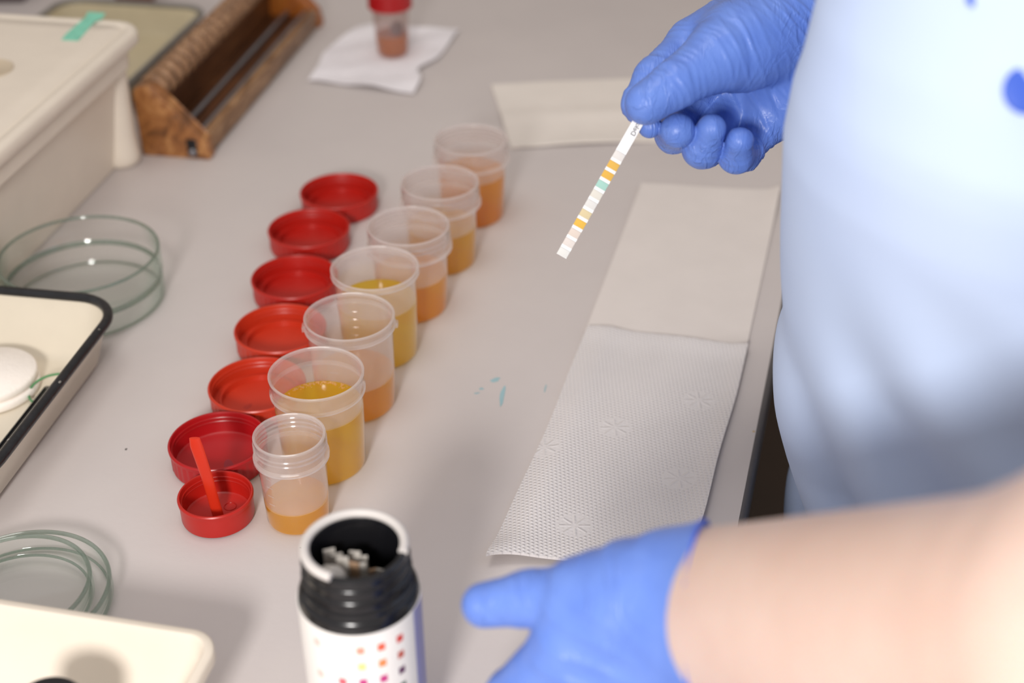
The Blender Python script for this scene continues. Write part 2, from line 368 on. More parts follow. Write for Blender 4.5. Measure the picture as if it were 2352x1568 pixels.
# ------------------------------------------------------------------ lids lying open side up
def lid(loc, R, h, mat, label, rz=0, ribs=True, step=True):
    root = thing('screw_lid', label, 'lid', loc, rz, 'red screw lids lying open side up')
    t = .0016
    p = [(0, 0), (R-.0028, 0), (R-.0012, .0008), (R-.0008, .0022), (R-.0008, h-.0034), (R-.0002, h-.003), (R, h-.0008), (R-.0005, h), (R-t+.0002, h), (R-t-.0003, h-.0012), (R-t-.0010, .0044)]
    if step: p += [(R-t-.0046, .0040), (R-t-.0050, .0062), (R-t-.0062, .0062), (R-t-.0066, .0022)]
    else: p += [(R-t-.0014, .0026), (R-t-.0028, .0018)]
    p += [(0, .0018)]
    obj('lid_shell', lathe(p, 144, rib=((3, 4, .00045) if ribs else None)), mat, root, 30)
    for k in range(2): obj('inner_thread', thread(R-t-.0005, h-.0030-.0028*k, .93, 0, .0008, depth=.0005), mat, root)
    return root
def at(px, py, z):     # a photographed point carried onto the horizontal level z
    d = FWD + RGT*((px-1176)/FPX) - UPV*((py-784)/FPX); t = (z-CAM_H)/d.z; return CPOS+d*t
def cen(px, py, z): p = at(px, py, z); return (p.x, p.y, 0)
def off(c, dx, dy): return (c[0]+dx, c[1]+dy, 0)
lid(cen(779, 442, .014), .0315, .0160, M['red'], 'red lid farthest from the camera, shiny inside, at the top of the line of lids')
lid(off(cen(710, 526, .014), 0, -.0008), .0315, .0160, M['red'], 'red lid with a raised inner ring, second from the far end of their line', 1)
lid(cen(677, 639, .014), .0315, .0160, M['red'], 'red lid tucked against the smooth rimmed middle cup, third from the far end', 2)
lid(cen(644, 757, .014), .0315, .0160, M['red2'], 'orange red lid left of the cup with broken tabs, its far side touching its neighbour', 3)
l5 = lid(off(cen(589, 893, .014), 0, .0034), .0315, .0160, M['red2'], 'brightest orange red lid, partly behind the rim of the half full yellow cup', 4)
l6 = lid(off(cen(501, 1016, .014), 0, -.0005), .0300, .0165, M['red3'], 'large crimson lid with ribbed side, behind the small lid with the spoon', 5, step=False)
ls = lid(cen(495, 1138, .015), .0219, .0165, M['red'], 'small red lid with an upright spoon moulded inside, nearest lid to the camera', 0, ribs=False, step=False)
# spoon: flat stick standing in the small lid
sp = [(.0006, -.003, .0018), (-.0008, -.003, .015), (-.0024, -.0025, .030), (-.0045, -.002, .044), (-.0058, -.0015, .052), (-.0063, -.001, .0575)]
loops = []
for k, (x, y, z) in enumerate(sp):
    wd = [.0034, .0033, .0034, .0036, .0037, .0030][k]; th = [.0014, .0014, .0014, .0013, .0013, .0010][k]
    loops.append([(x+wd*math.cos(a), y+th*math.sin(a), z) for a in np.linspace(0, 2*math.pi, 17)[:-1]])
spn = obj('spoon', loft(loops), M['spoon'], ls); spn['label'] = 'bright orange spoon'
def rub(root, x, y, mat, rx, ry, a):
    bm = bmesh.new(); bmesh.ops.create_circle(bm, cap_ends=True, radius=1, segments=20)
    bmesh.ops.transform(bm, verts=bm.verts, matrix=Matrix.Translation((x, y, .0020)) @ Matrix.Rotation(a, 4, 'Z') @ Matrix.Diagonal((rx, ry, 1, 1)))
    r = bmesh.ops.extrude_face_region(bm, geom=list(bm.faces)); bmesh.ops.translate(bm, verts=[v for v in r['geom'] if isinstance(v, bmesh.types.BMVert)], vec=(0, 0, -.0003))
    obj('worn_mark', bm, mat, root)
rub(l5, .011, -.001, simple('faded_stamp', (176, 44, 28), .5, .2), .006, .0022, .1)
rub(l6, .010, .004, simple('faded_stamp_dark', (150, 30, 44), .5, .2), .008, .003, 0)
obj('moulded_ring', tube([(.006+.0035*math.cos(a), .006+.0035*math.sin(a), .0019) for a in np.linspace(0, 6.283, 25)[:-1]], .0003, 6, closed=True), M['red'], ls)

# ------------------------------------------------------------------ glass dishes
def dish(loc, R, h, label, t=.0020, group='round glass dishes'):
    root = thing('petri_dish', label, 'dish', (loc[0], loc[1], loc[2]+.0005), 0, group)
    obj('bowl', lathe([(0, 0), (R-.004, 0), (R-.001, .0012), (R, .004), (R, h-.0015), (R-t, h-.0015), (R-t, .005), (R-t-.0015, .0022)], 128), M['glass'], root, 50)
    obj('rim', tube([((R-t/2)*math.cos(a), (R-t/2)*math.sin(a), h-.001) for a in np.linspace(0, 2*math.pi, 97)[:-1]], .00125, 8, closed=True), M['glassrim'], root)
    obj('foot_edge', tube([((R-.0022)*math.cos(a), (R-.0022)*math.sin(a), .0019) for a in np.linspace(0, 2*math.pi, 97)[:-1]], .0008, 8, closed=True), M['glassrim'], root)
    return root
dish((-.3075, .8835, .0), .0555, .0185, 'lower clear glass dish of the stack beside the black rimmed tray')
dish((-.3070, .8820, .0188), .0565, .0225, 'upper clear glass dish of the stack beside the black rimmed tray')
dish((-.2660, .5650, .0), .0490, .014, 'wide shallow glass dish at the lower left, the outer one of the nested pair')
dish((-.2680, .5640, .0024), .0415, .016, 'smaller glass dish nested inside the wide one at the lower left')

# ------------------------------------------------------------------ enamel tray with black rim
ROT = math.radians(-10.5)
def local(o, p):
    c, s = math.cos(-o.rotation_euler[2]), math.sin(-o.rotation_euler[2]); x, y = p[0]-o.location[0], p[1]-o.location[1]
    return (x*c-y*s, x*s+y*c)
et = thing('enamel_tray', 'cream enamel tray with a chipped black rim at the left edge', 'tray', (-.2615, .8175, 0), ROT)
W_, L_ = .22, .205; TZ = .040
secs = [(-.024, .0005), (-.020, 0), (-.017, .001), (-.012, .006), (-.002, TZ-.004), (-.0005, TZ-.001), (-.0025, TZ-.0005), (-.0145, .008), (-.020, .003), (-.030, .0022)]
obj('pan', trayloft(-W_, 0, -L_, 0, secs, .030), M['enamel'], et, 60)
obj('rim', tube([(x, y, TZ) for x, y in rrect(-W_, 0, -L_, 0, .030)], .0034, 12, closed=True), M['black'], et)
for a, b in ((.0, -.035), (.001, -.040), (-.001, -.047), (.002, -.10), (-.0015, -.16)):
    bm = bmesh.new(); bmesh.ops.create_icosphere(bm, subdivisions=1, radius=.0011, matrix=Matrix.Translation((a, b, TZ+.0027)) @ Matrix.Diagonal((1, 1.4, .5, 1)))
    obj('enamel_chip', bm, M['greyrim'], et)
PADC = (-.3435, .7715)
for k, (dx, dy, r) in enumerate(((.0005, -.0015, .0315), (.0, .0, .0310))):
    p = lathe([(0, 0), (r-.001, 0), (r, .0015), (r, .0045), (r-.0012, .0060), (0, .0062)], 72)
    o = obj('cotton_pad', p, M['pad'], None, 60); o.location = (PADC[0]+dx, PADC[1]+dy, .0026+.0065*k)
    tag(o, ['lower of the two white round pads piled in the enamel tray', 'upper of the two white round pads piled in the enamel tray'][k], 'pad', 'white round pads piled in the enamel tray')
q = [at(66, 902, .006), at(80, 880, .011), at(108, 864, .013), at(142, 858, .013), at(152, 864, .013), at(130, 882, .010), at(104, 904, .008), at(88, 920, .007), at(72, 920, .006)]
def spline(P, n=8):
    out = []; N = len(P)
    for i in range(N):
        a, b, c, d = P[i-1], P[i], P[(i+1) % N], P[(i+2) % N]
        for k in range(n):
            t = k/n; out.append(.5*((2*b)+(-a+c)*t+(2*a-5*b+4*c-d)*t*t+(-a+3*b-3*c+d)*t**3))
    return out
tag(obj('thread_loop', tube(spline(q), .0008, 8, closed=True), M['string']), 'thin green loop of thread lying in the enamel tray beside the white pads', 'thread')
# dark grooved bar lying along the tray's inner right wall
gb = thing('grooved_bar', 'black grooved bar lying along the inside wall of the enamel tray', 'bar', tuple(at(122, 888, .0085)[:2])+(.0036,), ROT)
bm = bmesh.new(); box(bm, (-.0055, -.082, 0), (.0055, .0, .006), .0015); obj('bar_body', bm, M['blackp'], gb)
for k in range(4): bm = bmesh.new(); box(bm, (-.004+.0024*k, -.080, .0055), (-.0028+.0024*k, -.004, .0072), .0003); obj('ridge', bm, M['blackp'], gb)

# ------------------------------------------------------------------ lidded plastic box
R2 = math.radians(-11.5); BH = .120
sb = thing('storage_box', 'large cream plastic box with a lid marked by green tape', 'box', (-.3035, 1.1260, 0), R2)
BW, BL = .26, .285
body = [(-.034, .0005), (-.030, 0), (-.027, .0015), (-.0135, .085), (-.012, .0905), (-.003, .091), (-.002, .108), (-.006, .108)]
obj('box_body', trayloft(-BW, 0, -BL, 0, body, .030), M['box'], sb, 50)
lidp = [(-.020, .1085), (-.0008, .1085), (0, .1095), (0, BH-.003), (-.002, BH-.0005), (-.004, BH), (-.009, BH), (-.011, BH-.002), (-.013, BH-.002), (-.016, BH+.0008), (-.03, BH+.001)]
bl = obj('box_lid', trayloft(-BW, 0, -BL, 0, [(o_+.0045, z_) for o_, z_ in lidp], .020), M['box'], sb, 50)
# corner post that swells into a foot
for (x, y) in ((-.0265, -.019), (-BW+.0265, -.019), (-.0265, -BL+.019), (-BW+.0265, -BL+.019)):
    obj('corner_foot', lathe([(0, 0), (.012, 0), (.0150, .002), (.0165, .007), (.0160, .014), (.0150, .03), (.0160, .089), (0, .089)], 32, (x, y, .0)), M['box'], sb, 60)
tp = [local(sb, at(*p, BH)[:2]) for p in ((203, 31), (243, 34), (236, 46), (219, 52), (180, 97), (142, 95), (152, 82), (196, 44))]
obj('green_tape', prism(tp, 'z', BH+.0011, BH+.0016), M['tape'], sb)
rp = local(sb, at(-30, 163, BH)[:2])
obj('round_recess', lathe([(0, .0), (.0195, .0), (.02, .0006), (.0195, .0012), (.0185, .0007), (0, .0007)], 48, (rp[0], rp[1], BH+.0010)), M['recess'], sb)

# beige enamel tray with grey rim behind the box
bt = thing('enamel_tray', 'beige enamel tray with a grey rim, behind the lidded box', 'tray', (-.3060, 1.4080, 0), R2)
secs = [(-.022, .0005), (-.018, 0), (-.010, .004), (-.001, .028), (-.0025, .029), (-.012, .006), (-.020, .0025), (-.030, .0022)]
obj('pan', trayloft(-.16, 0, -.235, 0, secs, .026), M['enamel2'], bt, 60)
obj('rim', tube([(x, y, .030) for x, y in rrect(-.16, 0, -.235, 0, .026)], .0032, 10, closed=True), M['greyrim'], bt)

# ------------------------------------------------------------------ wooden rack
wr = thing('wooden_rack', 'worn brown wooden trough rack with a notched round rail', 'rack', (-.3190, 1.1270, 0), math.radians(-11.2))
endp = [(0, 0), (.0615, 0), (.0630, .004), (.0600, .019), (.0560, .0205), (.0300, .050), (.0240, .0600), (.0180, .0650), (.0040, .0640), (-.0005, .0590)]
RL = .330
obj('end_panel', prism(endp, 'y', 0, .012, .0012), M['wood'], wr)
obj('end_panel', prism(endp, 'y', RL-.012, RL, .0012), M['woodorange'], wr)
bm = bmesh.new(); box(bm, (.006, .012, .006), (.052, RL-.012, .012), .001); obj('trough_floor', bm, M['wooddark'], wr)
obj('back_board', prism([(.002, .012), (.009, .012), (.009, .046), (.002, .046)], 'y', .012, RL-.012), M['wooddark'], wr)
bm = bmesh.new(); box(bm, (.0515, .012, .002), (.0605, RL-.012, .021), .002); obj('front_rail', bm, M['wood2'], wr)
P, Rr = [], []
nn = 20
for k in range(nn*8+1):
    y = .011+(RL-.022)*k/(nn*8); P.append((.0125, y, .0565)); Rr.append(.0040+.0090*abs(math.sin(math.pi*k/8))**.55)
obj('notched_rail', tube(P, Rr, 20), M['railwood'], wr, 60)
for x, z in ((.027, .0150), (.0475, .0165)):
    obj('metal_rod', tube([(x, .013, z), (x, RL-.013, z)], .0028, 10), M['metal'], wr)
bm = bmesh.new(); box(bm, (.0415, -.0006, .0012), (.0520, .004, .0190), .002); obj('slot_dark', bm, M['blackp'], wr)  # black block painted in for the dark inside an open slot
obj('screw', lathe([(0, -.002), (.0030, -.002), (.0036, 0), (.0026, .0014), (0, .0020)], 20), M['metal'], wr)
s = bpy.data.objects[-1] if False else [c for c in wr.children if c.name.startswith('screw')][0]; s.rotation_euler = (math.pi/2, 0, 0); s.location = (.0467, -.0008, .0060)

# ------------------------------------------------------------------ paper things (sheets with thickness)
def sheet(quad, nx, ny, th, zf, mat, name, parent=None, origin=(0, 0)):
    """quad corners: near-left, near-right, far-right, far-left (world xy); zf(u,v)->height of the underside"""
    A, B, Cc, Dd = [Vector(q) for q in quad]; bm = bmesh.new(); T, S = [], []
    for j in range(ny+1):
        rt, rs = [], []
        for i in range(nx+1):
            u, v = i/nx, j/ny; p = A*(1-u)*(1-v)+B*u*(1-v)+Cc*u*v+Dd*(1-u)*v
            dx, dy, z = zf(u, v); x, y = p.x+dx-origin[0], p.y+dy-origin[1]
            rs.append(bm.verts.new((x, y, z))); rt.append(bm.verts.new((x, y, z+th)))
        T.append(rt); S.append(rs)
    for j in range(ny):
        for i in range(nx):
            bm.faces.new((T[j][i], T[j][i+1], T[j+1][i+1], T[j+1][i])); bm.faces.new((S[j][i], S[j+1][i], S[j+1][i+1], S[j][i+1]))
    rim = [(0, i) for i in range(nx+1)]+[(j, nx) for j in range(1, ny+1)]+[(ny, i) for i in range(nx-1, -1, -1)]+[(j, 0) for j in range(ny-1, 0, -1)]
    for k in range(len(rim)):
        a, b = rim[k], rim[(k+1) % len(rim)]; bm.faces.new((S[a[0]][a[1]], S[b[0]][b[1]], T[b[0]][b[1]], T[a[0]][a[1]]))
    o = obj(name, bm, mat, parent, 60); 
    if parent is None: o.location = (origin[0], origin[1], 0)
    return o
def g(x, m, s): return math.exp(-((x-m)/s)**2)
def up_z(u, v): return (0, .001*math.sin(6*u), .0003+.0012*(1+math.sin(5*u+2*v))*.5*v+.0035*g(u, 1, .06)*g(v, .97, .15)+.0022*g(v, .0, .05)*g(u, .9, .2))
tag(sheet([(.0515, .834), (.158, .8015), (.2215, 1.042), (.1090, 1.056)], 50, 80, .0014, up_z, towel_mat('smooth_towel_paper', (222, 214, 209), .12), 'paper_towel', None, (.13, .92)),
    'folded off white paper towel, the farther of two end to end along the bench edge', 'paper towel', 'folded paper towels on the bench')
def lo_z(u, v):
    z = .0003+.0026*g(u, .13, .10)*(1-.4*v)+.0016*(.5+.5*math.sin(7*u-4*v+1))*g(u, .6, .5)*(1-.3*v)+.0026*g(u, 1, .07)
    z += .005*g(u, 0, .10)*g(v, 0, .07)+.003*g(v, 0, .08)*(.4+.6*abs(math.sin(6*u)))
    z += .0019*g(v, 1, .06)
    dx = -.0008*math.sin(9*v)*g(u, 0, .3)+.0005*math.sin(11*v)*g(u, 1, .2)
    return (dx, .003*math.sin(7*u+1)*g(v, 0, .1), z)
TWX = 0
MO = [(p.x-.07, p.y-.71) for p in (at(1412, 990, 0), at(1560, 1105, 0), at(1320, 1215, 0), at(1605, 925, 0), at(1250, 1035, 0), at(1450, 1330, 0))]
tag(sheet([(-.0160, .592), (.1005, .603), (.1610, .8070), (.0535, .8360)], 60, 110, .0016, lo_z, towel_mat('embossed_towel_paper', (216, 211, 210), .62, MO), 'paper_towel', None, (.07, .71)),
    'dimpled paper towel with pressed rosettes and a curled corner, beneath the lower gloved hand', 'paper towel', 'folded paper towels on the bench')
def far_z(u, v): return (.0, .001*math.sin(5*u), .0003+.0016*g(v, .45, .1)+.002*g(v, 0, .1)*abs(math.sin(4*u)))
tag(sheet([(.0015, 1.128), (.165, 1.142), (.155, 1.281), (-.0165, 1.268)], 40, 30, .0018, far_z, towel_mat('far_towel_paper', (230, 222, 214), .1), 'paper_towel', None, (.07, 1.2)),
    'folded off white paper towel lying crosswise behind the hand holding the strip', 'paper towel', 'folded paper towels on the bench')
def nap_z(u, v):
    dx = .004*math.sin(7*v+1)*g(u, 0, .4)-.012*g(u, 1, .25)*g(v, .35, .12); dy = .003*math.sin(8*u)*g(v, 1, .3)
    return (dx, dy, .0003+.0009*(1+math.sin(13*u+5*v))+.0007*(1+math.sin(17*v-7*u))+.002*abs(math.sin(3*u-6*v))*(1-g(u, .55, .28)*g(v, .5, .3)))
nap = [tuple(at(*p, .001)[:2]) for p in ((700, 186), (950, 217), (1056, 70), (812, 62))]
tag(sheet(nap, 50, 50, .0008, nap_z, M['napkin'], 'paper_napkin', None, (-.125, 1.34)), 'crumpled white paper napkin under the red capped jar', 'napkin')

# red capped jar on the napkin
jar = thing('specimen_jar', 'closed clear specimen jar with red cap and amber contents on the crumpled napkin', 'jar', (-.1150, 1.3470, .0042), 0)
obj('jar_wall', lathe([(0, 0), (.0135, 0), (.0152, .002), (.0175, .030), (.0185, .052), (.0172, .052), (.0163, .030), (.0140, .003), (0, .0018)], 64), M['jarp'], jar)
obj('cap', lathe([(.0, .064), (.0195, .064), (.0215, .0625), (.0218, .048), (.0208, .047), (.0196, .048), (.0196, .062), (0, .062)], 72), M['red3'], jar)
obj('liquid', lathe([(0, .0005), (.0130, .0006), (.0149, .0024), (.0164, .0200), (0, .0205)], 48), liquid('amber_liquid', (226, 142, 34), .85), jar)
bm = bmesh.new(); bmesh.ops.create_icosphere(bm, subdivisions=3, radius=1, matrix=Matrix.Translation((.0055, -.004, .026)) @ Matrix.Rotation(.5, 4, 'Y') @ Matrix.Diagonal((.0065, .007, .0075, 1)))
obj('sample', bm, M['darkblob'], jar)

# ------------------------------------------------------------------ strip bottle
BOT = (-.0705, .4760, 0)
bo = thing('test_strip_bottle', 'open black and white bottle of test strips with a colour chart label', 'bottle', BOT)
BZ = .120; bo.scale = (1.04, 1.04, 1)
obj('bottle_shell', lathe([(0, 0), (.0245, 0), (.0262, .0015), (.0264, .004), (.0264, .0935), (.0262, .0955), (.0256, .0975), (.0248, .0985), (.0241, .0990), (.0240, .1010), (.0228, .1018), (.0226, .1050), (.0229, .1056), (.0237, .1066), (.0239, .1074), (.0236, .1083), (.0227, .1090), (.0226, .1125), (.0233, .1133), (.0235, .1140), (.0232, .1148), (.0226, .1153), (.0226, BZ-.002),
                           (.0226, BZ-.001), (.0216, BZ), (.0198, BZ), (.0190, BZ-.001), (.0190, .095), (.0236, .088), (.0240, .004), (0, .0025)], 96), M['blackp'], bo, 40)
arc = np.linspace(math.radians(-112), math.radians(-372), 64)
obj('rim_ring', tube([(.0212*math.cos(a), .0212*math.sin(a), BZ+.0006) for a in arc], .0021, 12), M['ringw'], bo)
# label: one wrapped sheet, the chart printed on it
chips = {}
inks = dict(pk=(240, 196, 188), p2=(232, 150, 130), ro=(226, 96, 66), rd=(206, 62, 56), ye=(246, 214, 140), og=(236, 140, 80), rb=(190, 96, 84), mg=(196, 60, 130), pr=(96, 58, 92), gn=(70, 96, 84), pr2=(222, 96, 110))
inkm = [M['white'], M['purple']]; idx = {}
for k, v in inks.items(): idx[k] = len(inkm); inkm.append(simple('chart_ink_'+str(v[0])+'_'+str(v[1]), v, .45, .05))
NA = 150; da = 2*math.pi/NA; rows = [(.0930-.0014*k) for k in range(64)]
bm = bmesh.new(); V = [[bm.verts.new((.0269*math.cos(i*da), .0269*math.sin(i*da), z)) for i in range(NA)] for z in rows]
def put(adeg, row, ink, w=3, h=3):
    i0 = int(round((adeg % 360)/360*NA))
    for i in range(i0, i0+w):
        for j in range(row, row+h): chips[(j, i % NA)] = idx[ink]
colsA = [-128, -104, -85, -66, -47]     # columns of the chart, left to right
table = [('pk', None, 'p2', 'ro', 'rd'), (None, None, 'ye', 'og', 'rb'), ('pk', 'pr2', 'mg', 'mg', 'pr'), (None, 'p2', 'ye', 'og', 'gn'), ('pk', 'p2', 'ro', 'mg', 'pr'), ('pk', 'ye', 'og', 'rb', 'gn')]
for r_, line in enumerate(table):
    for c_, ink in enumerate(line):
        if ink: put(colsA[c_]-3, 5+7*r_, ink)
for j in range(len(rows)-1):
    for i in range(NA):
        fc = bm.faces.new((V[j][i], V[j][(i+1) % NA], V[j+1][(i+1) % NA], V[j+1][i]))
        ang = (i*360/NA) % 360
        fc.material_index = 1 if 333 < ang or ang < 75 else chips.get((j, i), 0)
edge_in = [[bm.verts.new((.0265*math.cos(i*da), .0265*math.sin(i*da), z)) for i in range(NA)] for z in (rows[0], rows[-1])]
for i in range(NA):
    bm.faces.new((V[0][i], edge_in[0][i], edge_in[0][(i+1) % NA], V[0][(i+1) % NA])); bm.faces.new((V[-1][i], V[-1][(i+1) % NA], edge_in[1][(i+1) % NA], edge_in[1][i]))
obj('label', bm, inkm, bo, 60)
# strips standing inside, each its own thing
rs = random.Random(3); stripc = [simple('strip_white', (184, 178, 170), .5, .03), simple('strip_tan', (160, 130, 104), .5, .1)]
for k in range(14):
    cx, cy = -.0125+.0036*(k % 7)+rs.uniform(-.0006, .0006), -.0030+.0075*(k//7)+rs.uniform(-.0008, .0008)
    top = .1135+rs.uniform(-.007, .003)-(.012 if k % 7 > 4 else 0)
    bm = bmesh.new(); box(bm, (-.0006, -.0026, 0), (.0006, .0026, top-.004))
    for v in bm.verts: v.co.x += (v.co.z/.1)*(.001)
    o = obj('test_strip', bm, stripc[0] if k % 3 else stripc[1]); o.location = (BOT[0]+cx, BOT[1]+cy, .0032); o.rotation_euler = (0, 0, rs.uniform(1.2, 1.95))
    tag(o, ('white' if k % 3 else 'tan')+' unused test strip in the '+['near', 'far'][k//7]+' row inside the bottle, '+['leftmost', 'second from left', 'third from left', 'in the middle', 'third from right', 'second from right', 'rightmost'][k % 7], 'test strip', 'unused strips inside the bottle')
bm = bmesh.new(); bmesh.ops.create_icosphere(bm, subdivisions=3, radius=1, matrix=Matrix.Diagonal((.0068, .0055, .006, 1)))
for v in bm.verts: v.co *= 1+.06*math.sin(900*v.co.x+1)*math.cos(700*v.co.y)
o = obj('desiccant_pouch', bm, stripc[0]); o.location = (BOT[0]-.0105, BOT[1]-.0085, .1095); 
tag(o, 'pale grey desiccant lump beside the strips in the bottle mouth', 'desiccant pouch')

# ------------------------------------------------------------------ near cream tray with a black knob
KZ = .042
c0 = at(515, 1452, KZ); ck = at(0, 1372, KZ); ang = math.atan2(c0.y-ck.y, c0.x-ck.x)
kt = thing('plastic_tray', 'cream plastic tray with rounded rim in the lower left corner', 'tray', (c0.x, c0.y, 0), ang)
secs = [(-.030, .0005), (-.026, 0), (-.022, .0015), (-.008, KZ-.012), (.0, KZ-.007), (.0, KZ-.001), (-.001, KZ), (-.0045, KZ), (-.0065, KZ-.003), (-.009, KZ-.010), (-.026, .006), (-.032, .0026), (-.04, .0024)]
obj('pan', trayloft(-.22, 0, -.17, 0, secs, .016), M['box'], kt, 50)
kc = at(108, 1622, .052)
bj = thing('black_bottle', 'black round capped bottle standing in the lower left cream tray', 'bottle', (kc.x, kc.y, .0030))
obj('bottle_body', lathe([(0, 0), (.014, 0), (.0155, .002), (.0155, .028), (.011, .032), (.011, .034), (0, .034)], 48), M['blackp'], bj)
obj('cap', lathe([(0, .0345), (.0160, .0345), (.0168, .036), (.0168, .0500), (.0152, .052), (0, .0525)], 64), M['blackp'], bj)

# dark things along the far edge of the bench
for (p0, p1, z, mt, nm, lb, ct) in (((-60, 2), (52, 12), .03, simple('dark_purple', (84, 66, 70), .6), 'storage_crate', 'dark purplish box at the far left corner of the photo', 'box'),
                          ((268, 2), (352, 8), .03, simple('rust_brown', (110, 54, 32), .6), 'wooden_block', 'rust brown block at the top edge behind the beige tray', 'block')):
    a, b = at(*p0, 0), at(*p1, 0); bm = bmesh.new(); box(bm, (min(a.x, b.x), max(a.y, b.y)-.008, 0), (max(a.x, b.x), max(a.y, b.y)+.05, z), .003)
    o = obj(nm, bm, mt); tag(o, lb, ct)

# ------------------------------------------------------------------ sculpted figure: distance fields turned into one surface
def cam3(px, py, d):
    p = CPOS+(FWD+RGT*((px-1176)/FPX)-UPV*((py-784)/FPX))*d; return np.array(p)
def capsule(P, a, b, ra, rb):
    ab = b-a; t = np.clip(((P-a)@ab)/(ab@ab), 0, 1); return np.linalg.norm(P-a-t[..., None]*ab, axis=-1)-(ra+(rb-ra)*t), t
def smin(a, b, k):
    h = np.clip(.5+.5*(b-a)/k, 0, 1); return b+(a-b)*h-k*h*(1-h)
def wob(P, f, s=0.):
    return (np.sin(P[..., 0]*f+1.7+s)*np.cos(P[..., 1]*f*1.13+.6-s)+np.sin(P[..., 2]*f*.91+2.1+s)*np.cos(P[..., 0]*f*.77+P[..., 1]*f*.6))*.5
def nets(F, lo, hi, h, newton=2):
    lo = np.array(lo); n = np.ceil((np.array(hi)-lo)/h).astype(int)+1
    ax = [lo[i]+h*np.arange(n[i]) for i in range(3)]; V = np.empty(n, dtype=np.float32)
    for i in range(0, n[0], 8):
        X, Y, Z = np.meshgrid(ax[0][i:i+8], ax[1], ax[2], indexing='ij'); V[i:i+8] = F(np.stack([X, Y, Z], -1))
    S = V < 0; m = np.array(n)-1; cnt = np.zeros(m, np.int32); acc = np.zeros(tuple(m)+(3,))
    def sl(o): return tuple(slice(o[i], o[i]+m[i]) for i in range(3))
    for axn in range(3):
        for a in (0, 1):
            for b in (0, 1):
                o0 = [0, 0, 0]; ot = [i for i in range(3) if i != axn]; o0[ot[0]] = a; o0[ot[1]] = b; o1 = list(o0); o1[axn] = 1
                v0, v1 = V[sl(o0)], V[sl(o1)]; cr = (v0 < 0) != (v1 < 0); t = np.where(cr, v0/np.where(cr, v0-v1, 1), 0)
                cnt += cr
                for i in range(3): acc[..., i] += np.where(cr, o0[i]+(t if i == axn else 0), 0)
    act = cnt > 0; ids = -np.ones(m, np.int64); ids[act] = np.arange(act.sum()); I = np.argwhere(act)
    P = lo+h*(I+acc[act]/cnt[act][:, None]); faces = []
    for axn in range(3):
        ot = [(axn+1) % 3, (axn+2) % 3]; s0 = [slice(0, m[i]) for i in range(3)]; s1 = list(s0)
        s1[axn] = slice(1, m[axn]+1); a, b = S[tuple(s0)], S[tuple(s1)]
        E = np.argwhere(a != b); E = E[(E[:, ot[0]] > 0) & (E[:, ot[1]] > 0)]
        if not len(E): continue
        fl = S[tuple(E.T)]
        def g_(du, dv): Q = E.copy(); Q[:, ot[0]] -= du; Q[:, ot[1]] -= dv; return ids[tuple(Q.T)]
        q = np.stack([g_(0, 0), g_(1, 0), g_(1, 1), g_(0, 1)], 1); q[~fl] = q[~fl][:, ::-1]; faces.append(q)
    Fc = np.concatenate(faces); Fc = Fc[(Fc >= 0).all(1)]
    e = h*.25
    for _ in range(newton):
        d = F(P); G = np.stack([F(P+np.eye(3)[i]*e)-F(P-np.eye(3)[i]*e) for i in range(3)], -1)/(2*e)
        P = P-np.clip(d, -h, h)[:, None]*G/np.maximum((G*G).sum(-1), .2)[:, None]
    return P, Fc
def meshify(name, PF, mat, parent, sharp=0):
    P, Fc = PF; off = np.array(parent.location) if parent else 0; me = bpy.data.meshes.new(name)
    me.from_pydata((P-off).tolist(), [], Fc.tolist()); me.update()
    return link(name, me, mat, parent, sharp)

person = thing('person', 'person in a pale blue lab coat with blue gloves, one hand holding a test strip', 'person', (.29, .56, FLOOR_Z))

# --- right hand (holds the strip): joints as photographed, third value is the distance from the lens
J = lambda *a: cam3(*a)
RH = dict(
    thumb=[(J(1800, 60, .775), .024), (J(1655, 128, .750), .0185), (J(1552, 192, .738), .0125), (J(1484, 238, .735), .0112)],
    index=[(J(1590, 108, .778), .0135), (J(1502, 176, .760), .0103), (J(1467, 238, .757), .0092), (J(1492, 290, .758), .0064)],
    middle=[(J(1625, 180, .805), .0125), (J(1556, 290, .800), .0108), (J(1549, 308, .772), .0103), (J(1556, 300, .7535), .0094)],
    ring=[(J(1690, 215, .812), .0125), (J(1622, 340, .790), .0105), (J(1612, 342, .765), .0102), (J(1634, 295, .752), .0080)],
    little=[(J(1770, 262, .805), .0120), (J(1708, 352, .790), .0095), (J(1690, 358, .768), .0090), (J(1699, 324, .755), .0074)],
)
RP = [((1860, -30, .795), .022, (1592, 100, .778), .0135), ((1870, 40, .80), .020, (1630, 165, .803), .0135), ((1870, 90, .80), .020, (1690, 210, .810), .0135),
      ((1860, 140, .795), .020, (1768, 255, .803), .0130), ((1850, 40, .785), .026, (1700, 105, .762), .024), ((1835, 190, .79), .020, (1775, 255, .797), .0150),
      ((1860, 60, .79), .029, (2100, 60, .80), .034)]
RP = [(J(*a), ra, J(*b), rb) for a, ra, b, rb in RP]
